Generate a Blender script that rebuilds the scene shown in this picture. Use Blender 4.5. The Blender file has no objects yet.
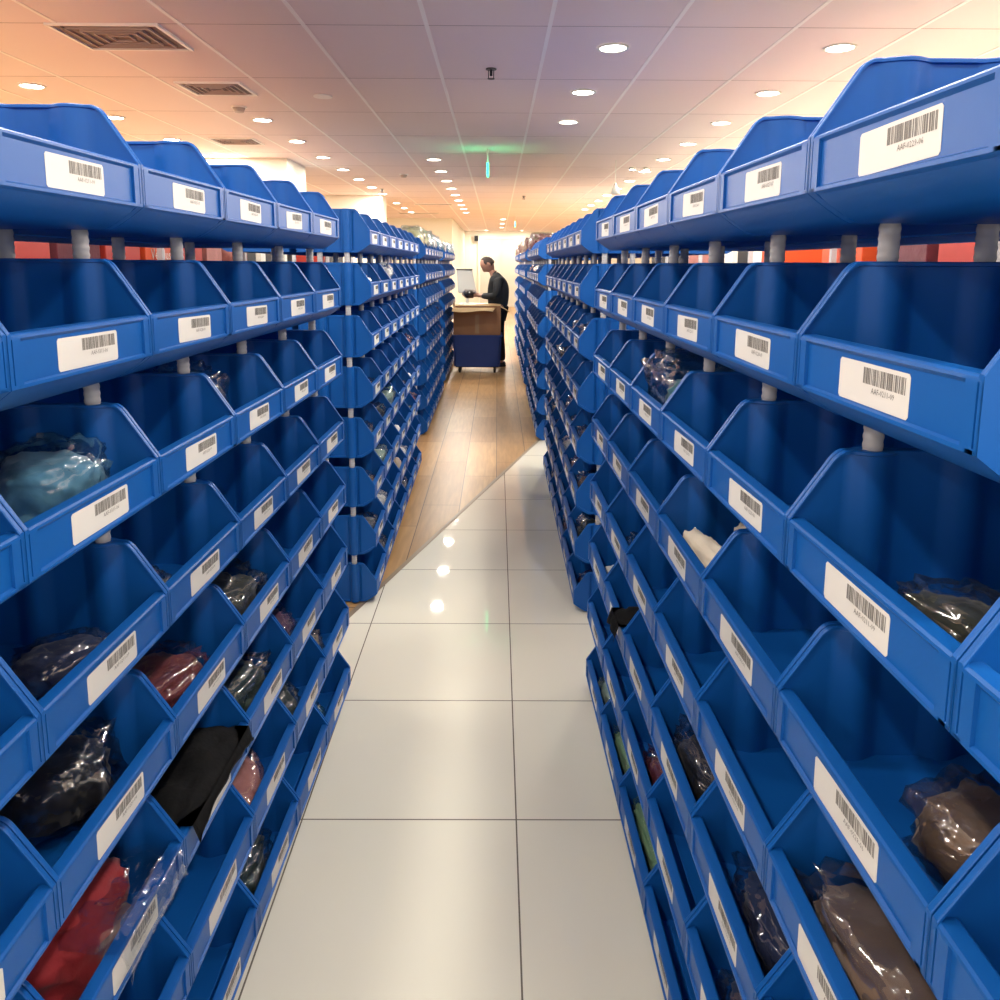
import bpy, bmesh, math, random
from mathutils import Vector, Matrix, noise
R = math.radians
scene = bpy.context.scene
COL = scene.collection
random.seed(7)

# ---------------------------------------------------------------- materials
def new_mat(name):
    m = bpy.data.materials.new(name); m.use_nodes = True
    return m, m.node_tree.nodes, m.node_tree.links, m.node_tree.nodes['Principled BSDF']

def plain(name, col, rough=0.5, metal=0.0, spec=0.5, bump=None, vary=0.0, vscale=6.0, coat=0.0, sheen=0.0, trans=0.0):
    m, N, Lk, b = new_mat(name)
    b.inputs['Base Color'].default_value = (*col, 1)
    b.inputs['Roughness'].default_value = rough
    b.inputs['Metallic'].default_value = metal
    b.inputs['Specular IOR Level'].default_value = spec
    if coat: b.inputs['Coat Weight'].default_value = coat
    if sheen: b.inputs['Sheen Weight'].default_value = sheen
    if trans: b.inputs['Transmission Weight'].default_value = trans
    tc = N.new('ShaderNodeTexCoord')
    if vary:
        n = N.new('ShaderNodeTexNoise'); n.inputs['Scale'].default_value = vscale; n.inputs['Detail'].default_value = 4
        Lk.new(tc.outputs['Object'], n.inputs['Vector'])
        mx = N.new('ShaderNodeMix'); mx.data_type = 'RGBA'
        mx.inputs['A'].default_value = (*[c * (1 - vary) for c in col], 1)
        mx.inputs['B'].default_value = (*[min(1, c * (1 + vary)) for c in col], 1)
        Lk.new(n.outputs['Fac'], mx.inputs['Factor']); Lk.new(mx.outputs['Result'], b.inputs['Base Color'])
    if bump:
        n2 = N.new('ShaderNodeTexNoise'); n2.inputs['Scale'].default_value = bump[0]; n2.inputs['Detail'].default_value = 5
        Lk.new(tc.outputs['Object'], n2.inputs['Vector'])
        bp = N.new('ShaderNodeBump'); bp.inputs['Strength'].default_value = bump[1]; bp.inputs['Distance'].default_value = bump[2]
        Lk.new(n2.outputs['Fac'], bp.inputs['Height']); Lk.new(bp.outputs['Normal'], b.inputs['Normal'])
    return m

def emis(name, col, strength):
    m, N, Lk, b = new_mat(name)
    b.inputs['Base Color'].default_value = (*col, 1)
    b.inputs['Emission Color'].default_value = (*col, 1)
    b.inputs['Emission Strength'].default_value = strength
    return m

M = {}
M['blue'] = plain('bin_blue_plastic', (0.004, 0.096, 0.38), 0.42, spec=0.34, bump=(60, 0.06, 0.002), vary=0.06, vscale=3)
M['label'] = plain('label_paper', (0.72, 0.70, 0.66), 0.55)
M['ink'] = plain('label_ink', (0.16, 0.15, 0.14), 0.6)
M['post'] = plain('post_grey_plastic', (0.47, 0.47, 0.48), 0.45, bump=(90, 0.2, 0.002))
M['white'] = plain('white_paint', (0.80, 0.77, 0.68), 0.7)
M['wall'] = plain('wall_cream_paint', (0.84, 0.80, 0.68), 0.85, bump=(40, 0.05, 0.002))
M['black'] = plain('black_cloth', (0.006, 0.006, 0.007), 0.85, bump=(30, 0.4, 0.01))
M['darkmetal'] = plain('dark_metal', (0.03, 0.03, 0.035), 0.4, metal=0.6)
M['grille'] = plain('vent_dark', (0.20, 0.13, 0.11), 0.6)
M['louvre'] = plain('vent_louvre_tan', (0.48, 0.34, 0.29), 0.6)
M['metaltrim'] = plain('floor_trim_metal', (0.30, 0.24, 0.17), 0.5, metal=0.3)
M['lamp'] = emis('downlight_glow', (1.0, 0.95, 0.86), 8)
M['green'] = emis('exit_green', (0.02, 0.9, 0.35), 2.2)
M['orange'] = plain('orange_board', (0.72, 0.09, 0.02), 0.5, vary=0.25, vscale=2)
M['red'] = plain('red_board', (0.48, 0.04, 0.025), 0.5, vary=0.2)
M['card'] = plain('cardboard_brown', (0.30, 0.15, 0.075), 0.8, vary=0.12, vscale=4)
M['cardin'] = plain('cardboard_flap_tan', (0.62, 0.46, 0.25), 0.8, vary=0.08)
M['cartblue'] = plain('cart_blue_plastic', (0.010, 0.045, 0.22), 0.45, vary=0.15, vscale=3)
M['rubber'] = plain('rubber_black', (0.02, 0.02, 0.02), 0.7)
M['skin'] = plain('skin', (0.42, 0.22, 0.15), 0.55)
M['hair'] = plain('hair_dark', (0.035, 0.022, 0.018), 0.7)
M['jacket'] = plain('jacket_dark_grey', (0.035, 0.038, 0.040), 0.9, bump=(14, 0.5, 0.02), vary=0.2)
M['trousers'] = plain('trousers_black', (0.012, 0.013, 0.018), 0.9)
M['monitor'] = plain('monitor_pale_plastic', (0.60, 0.60, 0.55), 0.5)

def film_mat(name, tint=(1, 1, 1), base=0.085):
    m = bpy.data.materials.new(name); m.use_nodes = True
    N, Lk = m.node_tree.nodes, m.node_tree.links
    for n in list(N):
        if n.type != 'OUTPUT_MATERIAL': N.remove(n)
    out = [n for n in N if n.type == 'OUTPUT_MATERIAL'][0]
    tr = N.new('ShaderNodeBsdfTransparent'); tr.inputs['Color'].default_value = (0.93, 0.94, 0.95, 1)
    gl = N.new('ShaderNodeBsdfGlossy'); gl.inputs['Roughness'].default_value = 0.10; gl.inputs['Color'].default_value = (*tint, 1)
    lw = N.new('ShaderNodeLayerWeight'); lw.inputs['Blend'].default_value = 0.35
    mp = N.new('ShaderNodeMapRange'); mp.inputs['To Min'].default_value = base; mp.inputs['To Max'].default_value = 0.6
    mx = N.new('ShaderNodeMixShader')
    tc = N.new('ShaderNodeTexCoord'); nz = N.new('ShaderNodeTexNoise'); nz.inputs['Scale'].default_value = 22; nz.inputs['Detail'].default_value = 3; nz.inputs['Distortion'].default_value = 1.2
    nz.noise_type = 'RIDGED_MULTIFRACTAL'
    Lk.new(tc.outputs['Object'], nz.inputs['Vector'])
    bp = N.new('ShaderNodeBump'); bp.inputs['Strength'].default_value = 0.9; bp.inputs['Distance'].default_value = 0.006
    Lk.new(nz.outputs['Fac'], bp.inputs['Height']); Lk.new(bp.outputs['Normal'], gl.inputs['Normal']); Lk.new(bp.outputs['Normal'], lw.inputs['Normal'])
    Lk.new(lw.outputs['Fresnel'], mp.inputs['Value']); Lk.new(mp.outputs['Result'], mx.inputs['Fac'])
    Lk.new(tr.outputs['BSDF'], mx.inputs[1]); Lk.new(gl.outputs['BSDF'], mx.inputs[2])
    Lk.new(mx.outputs['Shader'], out.inputs['Surface'])
    return m
M['film'] = film_mat('clear_plastic_film')

CLOTH = {
    'black': (0.008, 0.008, 0.010), 'dark green': (0.010, 0.028, 0.020), 'olive': (0.030, 0.032, 0.016), 'maroon': (0.17, 0.025, 0.025),
    'red': (0.24, 0.004, 0.009), 'purple': (0.09, 0.02, 0.07), 'teal': (0.03, 0.14, 0.17), 'light blue': (0.10, 0.28, 0.42), 'pink': (0.48, 0.20, 0.17),
    'cream': (0.78, 0.68, 0.54), 'grey': (0.12, 0.12, 0.13), 'navy': (0.010, 0.018, 0.06), 'brown': (0.13, 0.08, 0.05), 'beige': (0.36, 0.28, 0.20),
    'pale green': (0.22, 0.38, 0.20), 'white': (0.72, 0.72, 0.70), 'mint': (0.30, 0.42, 0.36), 'yellow green': (0.42, 0.42, 0.22), 'dark red': (0.12, 0.008, 0.02),
}
def cloth(c):
    k = 'cloth_' + c.replace(' ', '_')
    if k not in M: M[k] = plain(k, CLOTH[c], 0.8, bump=(25, 0.5, 0.006), vary=0.3, vscale=12, sheen=0.2)
    return M[k]

# floor tile material: glossy cream tiles, square grid laid along the aisle
def tile_mat(sz, ox, oy):
    m, N, Lk, b = new_mat('floor_cream_tile')
    g = N.new('ShaderNodeNewGeometry'); sp = N.new('ShaderNodeSeparateXYZ'); Lk.new(g.outputs['Position'], sp.inputs[0])
    def mth(op, a, bb=None):
        n = N.new('ShaderNodeMath'); n.operation = op
        for i, v in enumerate((a, bb)):
            if v is None: continue
            if isinstance(v, (int, float)): n.inputs[i].default_value = v
            else: Lk.new(v, n.inputs[i])
        return n.outputs[0]
    def line(v, o):
        u = mth('DIVIDE', mth('SUBTRACT', v, o), sz)
        f = mth('ABSOLUTE', mth('SUBTRACT', mth('FRACT', mth('ADD', u, 0.5)), 0.5))
        return mth('LESS_THAN', f, 0.0022 / sz), mth('FLOOR', u)
    lx, ix = line(sp.outputs['X'], ox); ly, iy = line(sp.outputs['Y'], oy)
    gr = mth('MAXIMUM', lx, ly)
    n1 = N.new('ShaderNodeTexNoise'); n1.inputs['Scale'].default_value = 1.7; n1.inputs['Detail'].default_value = 3
    Lk.new(g.outputs['Position'], n1.inputs['Vector'])
    mx = N.new('ShaderNodeMix'); mx.data_type = 'RGBA'
    mx.inputs['A'].default_value = (0.74, 0.715, 0.60, 1); mx.inputs['B'].default_value = (0.79, 0.765, 0.65, 1)
    Lk.new(n1.outputs['Fac'], mx.inputs['Factor'])
    mg = N.new('ShaderNodeMix'); mg.data_type = 'RGBA'; mg.inputs['B'].default_value = (0.16, 0.14, 0.11, 1)
    Lk.new(gr, mg.inputs['Factor']); Lk.new(mx.outputs['Result'], mg.inputs['A'])
    Lk.new(mg.outputs['Result'], b.inputs['Base Color'])
    b.inputs['Roughness'].default_value = 0.03; b.inputs['Specular IOR Level'].default_value = 0.35
    bp = N.new('ShaderNodeBump'); bp.inputs['Strength'].default_value = 0.5; bp.inputs['Distance'].default_value = 0.002; bp.invert = True
    Lk.new(gr, bp.inputs['Height']); Lk.new(bp.outputs['Normal'], b.inputs['Normal'])
    return m

def wood_mat():
    m, N, Lk, b = new_mat('floor_wood_plank')
    g = N.new('ShaderNodeNewGeometry')
    mp = N.new('ShaderNodeMapping'); mp.inputs['Rotation'].default_value = (0, 0, R(90)); Lk.new(g.outputs['Position'], mp.inputs['Vector'])
    br = N.new('ShaderNodeTexBrick'); br.inputs['Scale'].default_value = 1.0; br.inputs['Brick Width'].default_value = 1.15
    br.inputs['Row Height'].default_value = 0.245; br.inputs['Mortar Size'].default_value = 0.003; br.inputs['Mortar Smooth'].default_value = 0.2
    br.offset = 0.37
    br.inputs['Color1'].default_value = (0.34, 0.190, 0.075, 1); br.inputs['Color2'].default_value = (0.46, 0.275, 0.120, 1)
    br.inputs['Mortar'].default_value = (0.10, 0.055, 0.025, 1)
    Lk.new(mp.outputs['Vector'], br.inputs['Vector'])
    m2 = N.new('ShaderNodeMapping'); m2.inputs['Scale'].default_value = (14, 1.2, 1); Lk.new(g.outputs['Position'], m2.inputs['Vector'])
    n = N.new('ShaderNodeTexNoise'); n.inputs['Scale'].default_value = 2.5; n.inputs['Detail'].default_value = 7; n.inputs['Distortion'].default_value = 0.6
    Lk.new(m2.outputs['Vector'], n.inputs['Vector'])
    r = N.new('ShaderNodeMapRange'); r.inputs['To Min'].default_value = 0.62; r.inputs['To Max'].default_value = 1.3; Lk.new(n.outputs['Fac'], r.inputs['Value'])
    mx = N.new('ShaderNodeMix'); mx.data_type = 'RGBA'; mx.blend_type = 'MULTIPLY'; mx.inputs['Factor'].default_value = 1
    Lk.new(br.outputs['Color'], mx.inputs['A']); Lk.new(r.outputs['Result'], mx.inputs['B']); Lk.new(mx.outputs['Result'], b.inputs['Base Color'])
    b.inputs['Roughness'].default_value = 0.36; b.inputs['Specular IOR Level'].default_value = 0.25
    return m

def ceiling_mat():
    m, N, Lk, b = new_mat('ceiling_panel')
    g = N.new('ShaderNodeNewGeometry')
    n = N.new('ShaderNodeTexNoise'); n.inputs['Scale'].default_value = 0.35; n.inputs['Detail'].default_value = 2
    Lk.new(g.outputs['Position'], n.inputs['Vector'])
    n2 = N.new('ShaderNodeTexNoise'); n2.inputs['Scale'].default_value = 160
    Lk.new(g.outputs['Position'], n2.inputs['Vector'])
    bp = N.new('ShaderNodeBump'); bp.inputs['Strength'].default_value = 0.15; bp.inputs['Distance'].default_value = 0.002
    Lk.new(n2.outputs['Fac'], bp.inputs['Height']); Lk.new(bp.outputs['Normal'], b.inputs['Normal'])
    mx = N.new('ShaderNodeMix'); mx.data_type = 'RGBA'
    mx.inputs['A'].default_value = (0.84, 0.70, 0.66, 1); mx.inputs['B'].default_value = (0.88, 0.74, 0.70, 1)
    Lk.new(n.outputs['Fac'], mx.inputs['Factor']); Lk.new(mx.outputs['Result'], b.inputs['Base Color'])
    b.inputs['Roughness'].default_value = 0.8
    return m

# ---------------------------------------------------------------- mesh helpers
def link(name, mesh, parent=None, loc=None, rot=None):
    o = bpy.data.objects.new(name, mesh); COL.objects.link(o)
    if parent is not None: o.parent = parent
    if loc is not None: o.location = loc
    if rot is not None: o.rotation_euler = rot
    return o

def finish(bm, name, mats, smooth=False, angle=None):
    bmesh.ops.recalc_face_normals(bm, faces=bm.faces)
    me = bpy.data.meshes.new(name); bm.to_mesh(me); bm.free()
    for m in (mats if isinstance(mats, (list, tuple)) else [mats]): me.materials.append(m)
    if smooth:
        for p in me.polygons: p.use_smooth = True
        if angle is not None:
            try: me.set_sharp_from_angle(angle=angle)
            except Exception: pass
    return me

def box(bm, x0, x1, y0, y1, z0, z1, mi=0, bev=0.0):
    v = [bm.verts.new((x, y, z)) for x in (x0, x1) for y in (y0, y1) for z in (z0, z1)]
    fs = []
    for q in ((0, 1, 3, 2), (4, 6, 7, 5), (0, 4, 5, 1), (2, 3, 7, 6), (0, 2, 6, 4), (1, 5, 7, 3)):
        f = bm.faces.new([v[i] for i in q]); f.material_index = mi; fs.append(f)
    if bev:
        es = list({e for f in fs for e in f.edges})
        bmesh.ops.bevel(bm, geom=es, offset=bev, segments=2, affect='EDGES', profile=0.5)

def prism(bm, poly, x0, x1, mi=0):
    """polygon in (y,z), extruded along x"""
    a = [bm.verts.new((x0, p[0], p[1])) for p in poly]; b = [bm.verts.new((x1, p[0], p[1])) for p in poly]
    n = len(poly)
    for i in range(n):
        f = bm.faces.new((a[i], a[(i + 1) % n], b[(i + 1) % n], b[i])); f.material_index = mi
    f = bm.faces.new(a[::-1]); f.material_index = mi
    f = bm.faces.new(b); f.material_index = mi

def cyl(bm, c, r, h, seg=16, axis='Z', r2=None, mi=0):
    r2 = r if r2 is None else r2
    rings = []
    for k, (t, rr) in enumerate(((0, r), (h, r2))):
        ring = []
        for i in range(seg):
            a = 2 * math.pi * i / seg; u, v = rr * math.cos(a), rr * math.sin(a)
            p = {'Z': (u, v, t), 'X': (t, u, v), 'Y': (u, t, v)}[axis]
            ring.append(bm.verts.new((c[0] + p[0], c[1] + p[1], c[2] + p[2])))
        rings.append(ring)
    for i in range(seg):
        f = bm.faces.new((rings[0][i], rings[0][(i + 1) % seg], rings[1][(i + 1) % seg], rings[1][i])); f.material_index = mi; f.smooth = True
    f = bm.faces.new(rings[0][::-1]); f.material_index = mi
    f = bm.faces.new(rings[1]); f.material_index = mi

def tag(o, label, cat, group=None, kind=None):
    o['label'] = label; o['category'] = cat
    if group: o['group'] = group
    if kind: o['kind'] = kind
    return o

def structure(name, bm, mat, label=None):
    o = link(name, finish(bm, name, mat)); o['kind'] = 'structure'
    if label: o['label'] = label
    return o

# ---------------------------------------------------------------- room shell
H_CAM = 1.6; CEIL = 2.85
TS = 0.6235; TX = 0.062; TY = 2.040
def diag(y): return -0.587 + 0.293 * (y - 3.66)
bm = bmesh.new()
y0, y1 = -3.0, 30.0
vs = [bm.verts.new(p) for p in ((diag(y0), y0, 0), (9, y0, 0), (9, (9 + 0.587) / 0.293 + 3.66 if (9 + 0.587) / 0.293 + 3.66 < y1 else y1, 0), (diag(y1), y1, 0))]
bm.faces.new(vs[:2] + [vs[2], vs[3]])
f_tile = structure('floor', bm, tile_mat(TS, TX, TY), 'glossy cream square floor tiles in the near part of the aisle')
bm = bmesh.new()
vs = [bm.verts.new(p) for p in ((-9, y0, 0), (diag(y0), y0, 0), (diag(y1), y1, 0), (-9, y1, 0))]
bm.faces.new(vs)
structure('floor', bm, wood_mat(), 'tan wood plank floor beyond the diagonal seam')
bm = bmesh.new()
dn = Vector((1, -0.293)).normalized() * 0.012
a = Vector((diag(y0), y0)); b_ = Vector((diag(y1), y1))
q = [a - dn, a + dn, b_ + dn, b_ - dn]
lo = [bm.verts.new((p.x, p.y, 0.0005)) for p in q]; hi = [bm.verts.new((p.x, p.y, 0.003)) for p in q]
bm.faces.new(hi)
for i in range(4): bm.faces.new((lo[i], lo[(i + 1) % 4], hi[(i + 1) % 4], hi[i]))
structure('trim_1', bm, M['metaltrim'], 'narrow metal strip along the diagonal seam between tiles and wood')

bm = bmesh.new(); box(bm, -9, 9, y0, 30, CEIL, CEIL + 0.1)
structure('ceiling', bm, ceiling_mat())
# ceiling grid: bright slim T bars along the aisle, dark panel seams across
M['tbar'] = plain('ceiling_grid_bar', (0.97, 0.90, 0.84), 0.5)
M['gap'] = plain('ceiling_seam', (0.42, 0.31, 0.28), 0.8)
bm = bmesh.new()
for i in range(-13, 14):
    x = -0.38 + 0.652 * i
    if -9 < x < 9: box(bm, x - 0.011, x + 0.011, y0, 30, CEIL - 0.003, CEIL)
structure('trim_2', bm, M['tbar'], 'pale ceiling grid bars running along the aisle')
bm = bmesh.new()
k = 0; y = 5.53 - 1.19 * 7
while y < 30:
    if y > y0: box(bm, -9, 9, y - 0.0025, y + 0.0025, CEIL - 0.001, CEIL)
    y += 1.19
structure('trim_3', bm, M['gap'], 'dark ceiling panel seams running across the aisle')

for nm, d in (('wall_left', (-9.1, -9, y0, 30, 0, CEIL)), ('wall_right', (9, 9.1, y0, 30, 0, CEIL)), ('wall_back', (-9, 9, 30, 30.1, 0, CEIL)),
              ('wall_left_rear', (-9, -1.25, 21.7, 22.0, 0, CEIL)), ('wall_left_inner', (-1.35, -1.25, 22.0, 30, 0, CEIL)),
              ('wall_left_partition', (-6.5, -2.12, 14.6, 15.1, 0, CEIL)), ('wall_left_pillar', (-4.3, -2.53, 9.6, 10.5, 0, CEIL))):
    bm = bmesh.new(); box(bm, *d); structure(nm, bm, M['wall'])
# pale double door panel in the back wall
bm = bmesh.new(); box(bm, -0.66, 0.95, 29.93, 29.995, 0, 2.55); box(bm, 0.135, 0.15, 29.915, 29.93, 0, 2.55)
d1 = structure('door_1', bm, plain('door_grey_paint', (0.60, 0.58, 0.50), 0.6))
bm = bmesh.new(); box(bm, -0.74, -0.66, 29.9, 29.998, 0, 2.63); box(bm, 0.95, 1.03, 29.9, 29.998, 0, 2.63); box(bm, -0.66, 0.95, 29.9, 29.998, 2.55, 2.63)
link('door_frame', finish(bm, 'door_frame', M['white']), d1)

# ---------------------------------------------------------------- the storage bin
W = 0.3618; HW = W / 2; PITCHY = 0.3638; ROW = 0.2348
DEP = 0.33; BH = 0.190
LIPB = 0.036; LIPT = 0.1014
POSTD = (0.104, 0.224)
def zt(d):
    if d <= 0.0: return LIPT
    if d < 0.052: return LIPT + (BH - 0.006 - LIPT) * (d / 0.056)
    if d < 0.070:
        t = (d - 0.052) / 0.018; a = LIPT + (BH - 0.006 - LIPT) * (0.052 / 0.056)
        return a + (BH - a) * (1 - (1 - t) ** 2)
    return BH
def zb(d):
    if d < 0.056: return LIPB * (1 - d / 0.056) ** 1.25
    return 0.0
def off(d, base=0.0):
    for c in POSTD:
        if abs(d - c) < 0.036: return max(base, 0.0132 * math.cos(math.pi / 2 * (d - c) / 0.036) ** 1.5)
    return base
DS = [0.0, 0.010, 0.022, 0.035, 0.046, 0.052, 0.056, 0.060, 0.065]
for c in POSTD:
    DS += [c + k * 0.0045 for k in range(-8, 9)]
def hole(d):
    for c in POSTD:
        if abs(d - c) < 0.0124: return math.sqrt(0.0124 ** 2 - (d - c) ** 2)
    return 0.0
for c in POSTD: DS += [c - 0.0123, c + 0.0123]
DS += [0.160, 0.28, DEP]
DS = sorted(set(round(d, 5) for d in DS))
def side_wall(bm, s):
    """s=-1/+1: wall at x = s*HW, sockets bulge inward round the posts"""
    T, RW, RH = 0.0025, 0.0075, 0.005
    rows = []
    for d in DS:
        o = off(d); top, bot = zt(d), zb(d)
        xo = s * (HW - o)
        xi = s * (HW - (o + T)); xr = s * (HW - max(RW, o + 0.0045))
        rows.append([bm.verts.new((xo, d, bot)), bm.verts.new((xo, d, top - 0.006)), bm.verts.new((s * (HW - hole(d)), d, top - 0.005)), bm.verts.new((s * (HW - hole(d)), d, top - 0.0012)), bm.verts.new((s * (HW - max(0.0012, hole(d))), d, top)),
                     bm.verts.new((xr + s * 0.0015, d, top)), bm.verts.new((xr, d, top - 0.0015)), bm.verts.new((xr, d, top - RH)), bm.verts.new((xi, d, top - RH - 0.001)), bm.verts.new((xi, d, bot + 0.0037)),
                     bm.verts.new((s * (HW - 0.0172), d, bot + 0.0037)), bm.verts.new((s * (HW - 0.0172), d, bot))])
    for a, b in zip(rows, rows[1:]):
        for i in range(11):
            bm.faces.new((a[i], b[i], b[i + 1], a[i + 1]))
        bm.faces.new((a[11], b[11], b[0], a[0]))
    bm.faces.new(rows[0]); bm.faces.new(rows[-1][::-1])

def strip(bm, pts, th, x0, x1):
    """open polyline in (d,z) thickened towards its left side, extruded in x"""
    n = len(pts); o = []
    for i in range(n):
        a = Vector(pts[max(i - 1, 0)]); b = Vector(pts[min(i + 1, n - 1)]); t = (b - a).normalized(); nn = Vector((-t.y, t.x))
        o.append(Vector(pts[i]) + nn * th)
    prism(bm, [tuple(p) for p in pts] + [tuple(p) for p in o[::-1]], x0, x1)

def bin_mesh(simple=False):
    bm = bmesh.new()
    xi = HW - 0.0034
    if simple:
        for s in (-1, 1):
            prism(bm, [(0, LIPB), (0, LIPT), (0.062, BH), (DEP, BH), (DEP, 0), (0.056, 0)], s * HW - (0.006 if s > 0 else 0), s * HW + (0.006 if s < 0 else 0))
    else:
        for s in (-1, 1): side_wall(bm, s)
    # belly, floor, back wall
    pts = [(0.003, LIPB)] + [(d, zb(d) + 0.0002) for d in (0.012, 0.025, 0.040, 0.056)] + [(0.20, 0.0002), (DEP, 0.0002)]
    xw = HW - 0.0171 if not simple else xi
    strip(bm, pts, 0.0035, -xw, xw)
    box(bm, -xi, xi, DEP - 0.0036, DEP - 0.0001, 0.0037, BH)
    # front lip: raised end ribs, recessed middle panel, deep rounded top rim, bottom flange
    def lip(rec):
        return [(0.001, LIPB - 0.001), (0, LIPB), (0, LIPB + 0.004), (rec, LIPB + 0.006), (rec, LIPT - 0.010), (0, LIPT - 0.006), (0.0005, LIPT - 0.003), (0.003, LIPT - 0.0006),
                (0.007, LIPT), (0.019, LIPT), (0.0215, LIPT - 0.0015), (0.022, LIPT - 0.006), (0.011, LIPT - 0.012), (0.0095, LIPB + 0.004), (0.0125, LIPB - 0.006)]
    if simple:
        prism(bm, lip(0.003), -xi, xi)
    else:
        xs = [(-HW + 0.0005, -HW + 0.006, 0.0), (-HW + 0.006, -HW + 0.0085, 0.0025), (-HW + 0.0085, -HW + 0.024, 0.0), (-HW + 0.024, HW - 0.024, 0.004), (HW - 0.024, HW - 0.0085, 0.0), (HW - 0.0085, HW - 0.006, 0.0025), (HW - 0.006, HW - 0.0005, 0.0)]
        for a, b, rec in xs: prism(bm, lip(rec), a, b)
        # floor groove ridge behind the lip
        box(bm, -xi + 0.02, xi - 0.02, 0.066, 0.070, 0.003, 0.0065)
    return finish(bm, 'storage_bin', M['blue'], smooth=True, angle=R(28))
BIN = bin_mesh(); 
# raised border and socket rib on the outside of a block's end bins
def end_panel_mesh(s):
    bm = bmesh.new()
    x0, x1 = (HW, HW + 0.003) if s > 0 else (-HW - 0.003, -HW)
    outer = [(0.001, LIPB), (0.001, LIPT), (0.026, 0.138), (0.052, 0.180), (0.066, BH), (DEP, BH), (DEP, 0.0), (0.056, 0.0)]
    inner = [(0.010, LIPB + 0.004), (0.010, LIPT - 0.003), (0.033, 0.136), (0.058, 0.172), (0.070, BH - 0.011), (DEP - 0.01, BH - 0.011), (DEP - 0.01, 0.010), (0.060, 0.010)]
    n = len(outer)
    for i in range(n):
        j = (i + 1) % n
        if i in (4, 6):
            za, zc_ = (BH - 0.011, BH) if i == 4 else (0.0, 0.010)
            cuts = [0.066 if i == 4 else 0.058] + [v for c in POSTD for v in (c - 0.0164, c + 0.0164)] + [DEP]
            for q0, q1 in zip(cuts[::2], cuts[1::2]): box(bm, x0, x1, q0, q1, za, zc_)
            continue
        prism(bm, [outer[i], outer[j], inner[j], inner[i]], x0, x1)
    for c in POSTD:
        seg = 10; ro, ri = 0.0190, 0.0165
        A = [(s * ro * math.sin(math.pi * k / seg), c + ro * math.cos(math.pi * k / seg)) for k in range(seg + 1)]
        B = [(s * ri * math.sin(math.pi * k / seg), c + ri * math.cos(math.pi * k / seg)) for k in range(seg + 1)]
        va = [[bm.verts.new((s * HW + p[0], p[1], z)) for p in L_] for z in (0.0, BH) for L_ in (A, B)]
        for k in range(seg):
            bm.faces.new((va[0][k], va[0][k + 1], va[2][k + 1], va[2][k])); bm.faces.new((va[1][k], va[3][k], va[3][k + 1], va[1][k + 1]))
            bm.faces.new((va[2][k], va[2][k + 1], va[3][k + 1], va[3][k])); bm.faces.new((va[0][k], va[1][k], va[1][k + 1], va[0][k + 1]))
        for sg in (-1, 1):
            box(bm, x0, x1, c + sg * 0.0215 - 0.003, c + sg * 0.0215 + 0.003, 0.008, BH - 0.009)
    return finish(bm, 'end_panel', M['blue'], smooth=True, angle=R(30))
ENDP = {1: end_panel_mesh(1), -1: end_panel_mesh(-1)}

def text_verts(txt, size):
    cu = bpy.data.curves.new('txt', 'FONT'); cu.body = txt; cu.size = size; cu.resolution_u = 1; cu.align_x = 'CENTER'
    o = bpy.data.objects.new('txt', cu); COL.objects.link(o)
    dg = bpy.context.evaluated_depsgraph_get(); me = bpy.data.meshes.new_from_object(o.evaluated_get(dg))
    vs = [tuple(v.co) for v in me.vertices]; fs = [tuple(p.vertices) for p in me.polygons]
    bpy.data.objects.remove(o); bpy.data.curves.remove(cu); bpy.data.meshes.remove(me)
    return vs, fs

def label_mesh(seed, w=0.148, h=0.0435, rot=0.0, dx=0.0):
    rnd = random.Random(seed); bm = bmesh.new()
    zc = LIPB + 0.0068 + h / 2; y = 0.0035
    c = 0.003
    out = [(-w / 2 + c, -h / 2), (w / 2 - c, -h / 2), (w / 2, -h / 2 + c), (w / 2, h / 2 - c), (w / 2 - c, h / 2), (-w / 2 + c, h / 2), (-w / 2, h / 2 - c), (-w / 2, -h / 2 + c)]
    vf = [bm.verts.new((p[0], 0, p[1])) for p in out]; vb = [bm.verts.new((p[0], 0.0004, p[1])) for p in out]
    bm.faces.new(vf); bm.faces.new(vb[::-1])
    for i in range(8): bm.faces.new((vf[i], vf[(i + 1) % 8], vb[(i + 1) % 8], vb[i]))
    x = -w * 0.12; xe = w * 0.45
    while x < xe:
        bw = rnd.choice((0.0007, 0.0011, 0.0018, 0.0026))
        box(bm, x, min(x + bw, xe), -0.0003, -0.0001, h * 0.02, h * 0.40, mi=1)
        x += bw + rnd.choice((0.0009, 0.0012, 0.0020))
    vs, fs = text_verts('AAF-0%d%02d-%02d' % (rnd.choice((2, 2, 3)), rnd.randint(1, 29), rnd.randint(1, 9)), h * 0.19)
    nv = [bm.verts.new((p[0] + w * 0.165, -0.0003, p[1] - h * 0.17)) for p in vs]
    for f in fs:
        try: q = bm.faces.new([nv[i] for i in f]); q.material_index = 1
        except ValueError: pass
    bmesh.ops.transform(bm, matrix=Matrix.Translation((dx, y, zc)) @ Matrix.Rotation(rot, 4, 'Y'), verts=bm.verts)
    me = bpy.data.meshes.new('barcode_label'); bm.to_mesh(me); bm.free()
    me.materials.append(M['label']); me.materials.append(M['ink'])
    return me
LABELS = [label_mesh(i, w=0.148 + 0.006 * (i % 3 - 1), rot=R((0, 1.0, -1.2, 0.4, -0.6)[i % 5]), dx=(0, 0.006, -0.008, 0.012)[i % 4]) for i in range(10)]

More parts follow.
